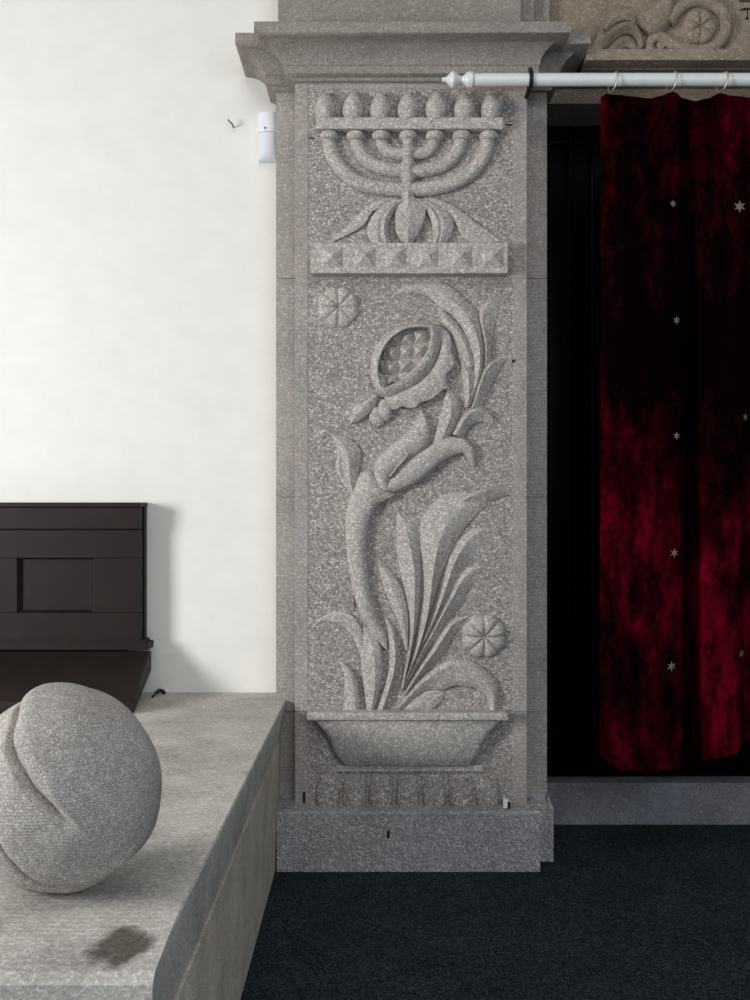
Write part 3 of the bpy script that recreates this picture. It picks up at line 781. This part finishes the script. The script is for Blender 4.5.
# framed front: stiles and rails around sunk panels
ZP = 3.10
wx = lambda px: (px - 375) * ZP / 1000
bm = bmesh.new()
box(bm, xl, xr, .10, .122, pz_(558, ZP), pz_(530, ZP)); box(bm, xl, xr, .10, .122, pz_(641, ZP), pz_(613, ZP))
bm_obj('rail', bm, M['wood'], seat, bevel=.0015)
xs = [(wx(93), xr), (wx(-50), wx(17)), (xl, wx(-128))]
for a, b_ in xs:
    bm = bmesh.new(); box(bm, a, b_, .10, .122, pz_(613, ZP) + .0008, pz_(558, ZP) - .0008); bm_obj('stile', bm, M['wood'], seat, bevel=.0015)
for a, b_ in ((17, 93), (-128, -50)):
    bm = bmesh.new()
    x0, x1, z0, z1 = wx(a), wx(b_), pz_(613, ZP), pz_(558, ZP)
    o = [bm.verts.new(v) for v in ((x0, .101, z0), (x1, .101, z0), (x1, .101, z1), (x0, .101, z1))]
    t = .013
    i_ = [bm.verts.new(v) for v in ((x0 + t, .117, z0 + t * .6), (x1 - t * .5, .117, z0 + t * .6), (x1 - t * .5, .117, z1 - t * .4), (x0 + t, .117, z1 - t * .4))]
    for k in range(4): bm.faces.new((o[k], o[(k + 1) % 4], i_[(k + 1) % 4], i_[k]))
    bm.faces.new(i_); bm_obj('sunk_panel', bm, M['wood'], seat, 20)
bm = bmesh.new(); box(bm, xl, xr, .088, .12, pz_(529, 3.088), pz_(507.5, 3.088)); bm_obj('top_rail', bm, M['wood'], seat, bevel=.002)
bm = bmesh.new(); box(bm, xl, xr + .002, .082, .1885, pz_(507, 3.085), pz_(502.5, 3.085)); bm_obj('top_cap', bm, M['wood'], seat, bevel=.002)
bm = bmesh.new(); box(bm, xl, -.700, .086, .165, pz_(650, 3.09), pz_(643, 3.09)); box(bm, xl, -.712, .092, .165, pz_(643.5, 3.09), pz_(640.5, 3.09)); bm_obj('bottom_moulding', bm, M['wood'], seat, bevel=.002)
bm = bmesh.new()
z1, z2 = H - .468, H - .578
prism(bm, [(.105, z1), (.085, z1), (-.135, z2), (-.135, TOP + .001), (-.115, TOP + .001), (.105, z1 - .06)], 'x', xl, -.694)
bm_obj('sloping_board', bm, M['wood'], seat, bevel=.003)
bm = bmesh.new(); prism(bm, [(.16, z1 - .0), (.10, z1 - .0), (.10, TOP + .001), (.16, TOP + .001)], 'x', xl, -.78); bm_obj('rear_support', bm, M['wood'], seat)

# black cable end on the bench next to the seat
bm = bmesh.new()
pts = [(-.690, .10, TOP + .004), (-.685, .128, TOP + .010), (-.680, .155, TOP + .013), (-.671, .158, TOP + .010), (-.664, .150, TOP + .0065)]
sp = spline(pts, 14); rows = []
for i, p in enumerate(sp):
    t = (sp[min(i + 1, 13)] - sp[max(i - 1, 0)]).normalized(); s_ = t.cross(Vector((0, 0, 1))).normalized(); u_ = s_.cross(t)
    rad = .0035 if i < 6 else .0062
    rows.append([bm.verts.new(p + (s_ * math.cos(a) + u_ * math.sin(a)) * rad) for a in [2 * PI * k / 10 for k in range(10)]])
for a, b_ in zip(rows, rows[1:]):
    for k in range(10): bm.faces.new((a[k], a[(k + 1) % 10], b_[(k + 1) % 10], b_[k]))
bm.faces.new(rows[0]); bm.faces.new(rows[-1][::-1])
tag(bm_obj('cable_end', bm, M['black'], None, 50), 'small black cable end lying on the bench beside the wooden seat', 'cable')

# ------------------------------------------------------------------ motion detector and nail on the wall
det = thing('motion_detector', 'small white motion detector fixed on the white wall beside the pilaster cornice', 'detector', (-.338, .19, 2.1))
zt_, zb_ = P(0, 112.5, 3.15).z, P(0, 158.5, 3.145).z
def half(x0, x1, d, k=16):
    c = (x0 + x1) / 2; w = (x1 - x0) / 2
    pts = [(x1, .1895), (x0, .1895), (x0, .1895 - d * .55)]
    for i in range(1, k):
        a = PI - PI * i / k
        pts.append((c + w * math.cos(a), .1895 - d * .55 - d * .45 * math.sin(a)))
    pts.append((x1, .1895 - d * .55)); return pts
bm = bmesh.new(); prism(bm, half(-.3705, -.3055, .05), 'z', zb_ + .085, zt_); bm_obj('housing', bm, M['plastic'], det, 30, bevel=.0015)
bm = bmesh.new(); 
ptsA = half(-.369, -.307, .048); rows = []
for z, k in ((zb_ + .084, 1), (zb_ + .03, 1), (zb_ + .016, .93), (zb_ + .004, .7), (zb_, .45)):
    rows.append([bm.verts.new((x, .1895 - (.1895 - y) * k, z)) for x, y in ptsA])
for a, b_ in zip(rows, rows[1:]):
    for i in range(len(a)): bm.faces.new((a[i], a[(i + 1) % len(a)], b_[(i + 1) % len(a)], b_[i]))
bm.faces.new(rows[0]); bm.faces.new(rows[-1][::-1]); bm_obj('lens_cover', bm, M['lens'], det, 30)
bm = bmesh.new(); c = Vector((-.345, .138, P(0, 128, 3.14).z)); lathe(bm, [(.0028, -.002), (.0028, .006)], c, 'y', 10); bm_obj('indicator', bm, M['iron'], det)

bm = bmesh.new(); a = P(232.5, 124.5, 3.165); sp = [Vector((a.x, .195, a.z)), Vector((a.x, .165, a.z)), Vector((a.x - .004, .160, a.z + .003)), Vector((a.x - .014, .158, a.z + .013))]
rows = []
for i, p in enumerate(sp):
    t = (sp[min(i + 1, 3)] - sp[max(i - 1, 0)]).normalized(); s_ = t.cross(Vector((.3, .2, .9))).normalized(); u_ = s_.cross(t)
    rows.append([bm.verts.new(p + (s_ * math.cos(q) + u_ * math.sin(q)) * .0028) for q in [2 * PI * k / 8 for k in range(8)]])
for a_, b_ in zip(rows, rows[1:]):
    for k in range(8): bm.faces.new((a_[k], a_[(k + 1) % 8], b_[(k + 1) % 8], b_[k]))
bm.faces.new(rows[0]); bm.faces.new(rows[-1][::-1])
tag(bm_obj('wall_nail', bm, M['nail'], None, 50), 'bent grey nail sticking out of the white wall left of the detector', 'nail')

# white peg on the plinth ledge
peg = thing('plastic_peg', 'tiny white and black peg standing on the plinth ledge of the pilaster', 'peg', (.385, -.02, pz + .004))
a = P(503.3, 807, 2.975)
bm = bmesh.new(); prism(bm, [(a.x, pz + .004), (a.x + .014, pz + .004), (a.x + .019, pz + .026), (a.x + .004, pz + .0315), (a.x, pz + .0315)], 'y', -.028, -.012); bm_obj('peg_body', bm, M['plastic'], peg, 30, bevel=.001)
bm = bmesh.new(); box(bm, a.x + .0125, a.x + .0205, -.031, -.013, pz + .003, pz + .024); bm_obj('peg_clip', bm, M['black'], peg, 30, bevel=.001)

# ------------------------------------------------------------------ curtain rod, rings, curtain
RZ, RY = 2.92, -.08
rodz = P(0, 79.7, RZ).z; rr = .0185
rod = thing('curtain_rod', 'white painted curtain rod with turned finial across the doorway', 'curtain rod', (.9, RY, rodz))
xa = P(472, 0, RZ).x
bm = bmesh.new(); lathe(bm, [(rr, xa), (rr, 1.75)], (0, RY, rodz), 'x', 28); bm_obj('pole', bm, M['white_paint'], rod, 40)
bm = bmesh.new(); x_ = lambda px: P(px, 0, RZ).x
fp = [(442, 1.6), (443, 2.4), (446, 2.6), (447, 3.4), (449, 5.6), (451, 7.6), (453, 8.2), (455, 7.6), (458, 5.0), (460.5, 3.6), (462, 3.4), (464, 4.4), (466.5, 7.0), (468.5, 7.8), (472, 7.8), (474, 6.6)]
lathe(bm, [(r_ * RZ / 1000, x_(px)) for px, r_ in fp], (0, RY, rodz), 'x', 28); bm_obj('finial', bm, M['white_paint'], rod, 30)
# iron bracket: flat strap hooked round the rod and let into the stone
bm = bmesh.new(); bx = x_(530.5); w = .0055
o = []; 
for i in range(0, 25):
    t = i / 24 * PI * 1.0
ringo = [(RY + (rr + .007) * math.cos(a), rodz + (rr + .007) * math.sin(a)) for a in [2 * PI * k / 28 for k in range(28)]]
ringi = [(RY + (rr + .0004) * math.cos(a), rodz + (rr + .0004) * math.sin(a)) for a in [2 * PI * k / 28 for k in range(28)]]
vo_ = [[bm.verts.new((xx, y, z)) for y, z in rg] for rg in (ringo, ringi) for xx in (bx - w, bx + w)]
for k in range(28):
    k2 = (k + 1) % 28
    bm.faces.new((vo_[0][k], vo_[0][k2], vo_[1][k2], vo_[1][k])); bm.faces.new((vo_[2][k], vo_[3][k], vo_[3][k2], vo_[2][k2]))
    bm.faces.new((vo_[0][k], vo_[2][k], vo_[2][k2], vo_[0][k2])); bm.faces.new((vo_[1][k], vo_[1][k2], vo_[3][k2], vo_[3][k]))
box(bm, bx - w, bx + w, RY + rr + .002, -.0005, rodz - .024, rodz - .014)
box(bm, bx - w, bx + w, RY - .006, RY + .006, rodz + rr + .006, rodz + rr + .016)
bm_obj('bracket', bm, M['iron'], rod, 30)

for px, lab in ((613, 'curtain ring hooked at the left top corner of the velvet curtain'), (672, 'middle curtain ring on the white rod above the red fold'), (722.5, 'curtain ring farthest right on the white rod above the velvet')):
    bm = bmesh.new(); Rr, rt_ = .0285, .0022; nU, nV = 40, 8
    c = Vector((x_(px), RY, rodz + rr + rt_ - Rr + .0004)); rows = []
    for i in range(nU):
        a = 2 * PI * i / nU; ce = Vector((0, math.cos(a), math.sin(a)))
        rows.append([bm.verts.new(ce * (Rr + rt_ * math.cos(q)) + Vector((1, 0, 0)) * rt_ * math.sin(q)) for q in [2 * PI * k / nV for k in range(nV)]])
    for i in range(nU):
        for k in range(nV):
            bm.faces.new((rows[i][k], rows[i][(k + 1) % nV], rows[(i + 1) % nU][(k + 1) % nV], rows[(i + 1) % nU][k]))
    bmesh.ops.rotate(bm, verts=bm.verts, cent=(0, 0, 0), matrix=Matrix.Rotation(math.radians(14), 3, 'Z'))
    bmesh.ops.rotate(bm, verts=bm.verts, cent=(0, 0, 0), matrix=Matrix.Rotation(math.radians(10), 3, 'Y'))
    bmesh.ops.translate(bm, verts=bm.verts, vec=c)
    tag(bm_obj('curtain_ring', bm, M['brass'], None, 50), 'thin brass ' + lab, 'curtain ring', 'rings on the curtain rod')

def interp(x, tab):
    if x <= tab[0][0]: return tab[0][1]
    for (a, va), (b, vb) in zip(tab, tab[1:]):
        if x <= b:
            t = (x - a) / (b - a); t = t * t * (3 - 2 * t); return va + (vb - va) * t
    return tab[-1][1]
TOPY = [(601, 97), (604, 95), (613, 95.5), (630, 97), (650, 98.5), (660, 96), (671, 92), (684, 97), (698, 99.5), (708, 97), (722, 91.5), (735, 95), (750, 96.5), (765, 98), (778, 92), (800, 99), (825, 93), (850, 99), (880, 93), (920, 97)]
BOTY = [(599, 752), (603, 758), (610, 764), (620, 769), (650, 770), (672, 769.5), (700, 764), (722, 760), (736, 756), (745, 747), (752, 743), (760, 752), (775, 764), (800, 768), (840, 766), (870, 754), (920, 766)]
EDGE = [(0, 0.5), (.5, -.5), (1, -1)]
def fold(px, t):
    """depth of the cloth (m, positive towards the room)"""
    d = .012 * math.sin((px - 600) / 11.0 + 1.5 * t) * (1 - .3 * t) * .6
    d += .020 * math.sin((px - 604) / 25.0 + .4) 
    v1 = 690 + 6 * t
    d -= (.020 + .10 * min(1, t * 1.6)) * math.exp(-((px - v1) / 8.5) ** 4)
    d -= .05 * math.exp(-((px - 752) / 8) ** 2) * (.4 + .6 * t)
    d -= .05 * math.exp(-((px - 840) / 14) ** 2)
    d += .022 * math.exp(-((px - 604) / 5) ** 2) * (1 - t) * (.3 if t > .12 else 1)
    d += .022 * math.exp(-((px - 675 - 30 * t) / 4) ** 2) * math.exp(-(t / .08) ** 2)
    k = .35 + .65 * min(1, t * 3)
    return d * k + .05 * t ** 2.2
cur = thing('velvet_curtain', 'dark red crushed velvet curtain with small embroidered stars hanging from the white rod', 'curtain', (1.0, RY, .31))
def cloth_pt(px, t, off=0):
    y = RY - fold(px, t) + .002
    q = P(px + (0 if px > 640 else (1 - (px - 599) / 41) * (1.6 - 1.8 * t)), TOPY_i(px) + (interp(px, BOTY) - TOPY_i(px)) * t, 3 + RY - .05 * t ** 2.2)
    q.y = y - off; return q
TOPY_i = lambda px: interp(px, TOPY)
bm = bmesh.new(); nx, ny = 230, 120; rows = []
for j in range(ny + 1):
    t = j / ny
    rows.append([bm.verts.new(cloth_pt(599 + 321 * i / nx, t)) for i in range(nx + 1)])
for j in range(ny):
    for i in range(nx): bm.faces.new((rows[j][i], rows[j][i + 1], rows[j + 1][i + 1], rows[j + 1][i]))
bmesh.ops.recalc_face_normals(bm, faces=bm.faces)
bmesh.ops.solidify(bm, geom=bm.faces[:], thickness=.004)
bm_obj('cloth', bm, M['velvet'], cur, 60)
for sx, sy, rad in ((673, 204, 3.6), (740.5, 206, 6.2), (676.5, 320.5, 4), (676.5, 436, 4), (674, 553, 4.6), (671, 666, 5), (748.5, 416.5, 4), (744, 654.5, 4)):
    tt = (sy - TOPY_i(sx)) / (interp(sx, BOTY) - TOPY_i(sx))
    c = cloth_pt(sx, tt, .002); R_ = rad * RZ / 1000
    dx = (fold(sx + 2, tt) - fold(sx - 2, tt)) / (4 * RZ / 1000)
    bm = bmesh.new(); f, bk = [], []
    for k in range(12):
        a = PI / 2 + 2 * PI * k / 12; q = R_ if k % 2 == 0 else R_ * .42
        f.append(bm.verts.new(c + Vector((q * math.cos(a), -.0015 - dx * q * math.cos(a), q * math.sin(a)))))
        bk.append(bm.verts.new(c + Vector((q * math.cos(a), .003 - dx * q * math.cos(a), q * math.sin(a)))))
    cf = bm.verts.new(c + Vector((0, -.004, 0)))
    for k in range(12):
        k2 = (k + 1) % 12; bm.faces.new((f[k], f[k2], cf)); bm.faces.new((f[k], bk[k], bk[k2], f[k2]))
    bm.faces.new(bk)
    bm_obj('star', bm, M['star'], cur, 20)

# ------------------------------------------------------------------ light
def area(name, loc, target, sx, sy, power, col):
    l = bpy.data.lights.new(name, 'AREA'); l.shape = 'RECTANGLE'; l.size = sx; l.size_y = sy; l.energy = power; l.color = col
    o = bpy.data.objects.new(name, l); COL.objects.link(o); o.location = loc
    o.rotation_euler = (Vector(target) - Vector(loc)).to_track_quat('-Z', 'Y').to_euler(); return o
area('window_light', (-3.15, -2.35, 1.42), (-.2, 0, 1.1), .9, 1.05, 99, (.99, .99, .985))
area('high_fill_light', (-.4, -3.2, 4.3), (.0, .2, 1.4), 2.5, 1.2, 36, (1.0, .93, .82))  # added warm overhead fill, no known window there
area('rear_fill_light', (1.4, -4.7, 2.0), (-.4, -.6, .6), 2.6, 1.8, 56, (.84, .92, 1.0))  # added cool fill behind the camera, lifts boulder and bench side
w = bpy.data.worlds.new('room_daylight'); S.world = w; w.use_nodes = True
bg = w.node_tree.nodes['Background']; bg.inputs[0].default_value = (.76, .86, 1.0, 1); bg.inputs[1].default_value = .19

# ------------------------------------------------------------------ camera
cam = bpy.data.cameras.new('camera'); co = bpy.data.objects.new('camera', cam); COL.objects.link(co)
cam.sensor_fit = 'VERTICAL'; cam.sensor_height = 24; cam.lens = 24; cam.clip_start = .05
co.location = (0, -3, H); co.rotation_euler = (PI / 2, 0, 0)
S.camera = co
S.view_settings.view_transform = 'Standard'; S.view_settings.look = 'None'
S.view_settings.exposure = 0; S.view_settings.gamma = 1; S.view_settings.use_curve_mapping = False
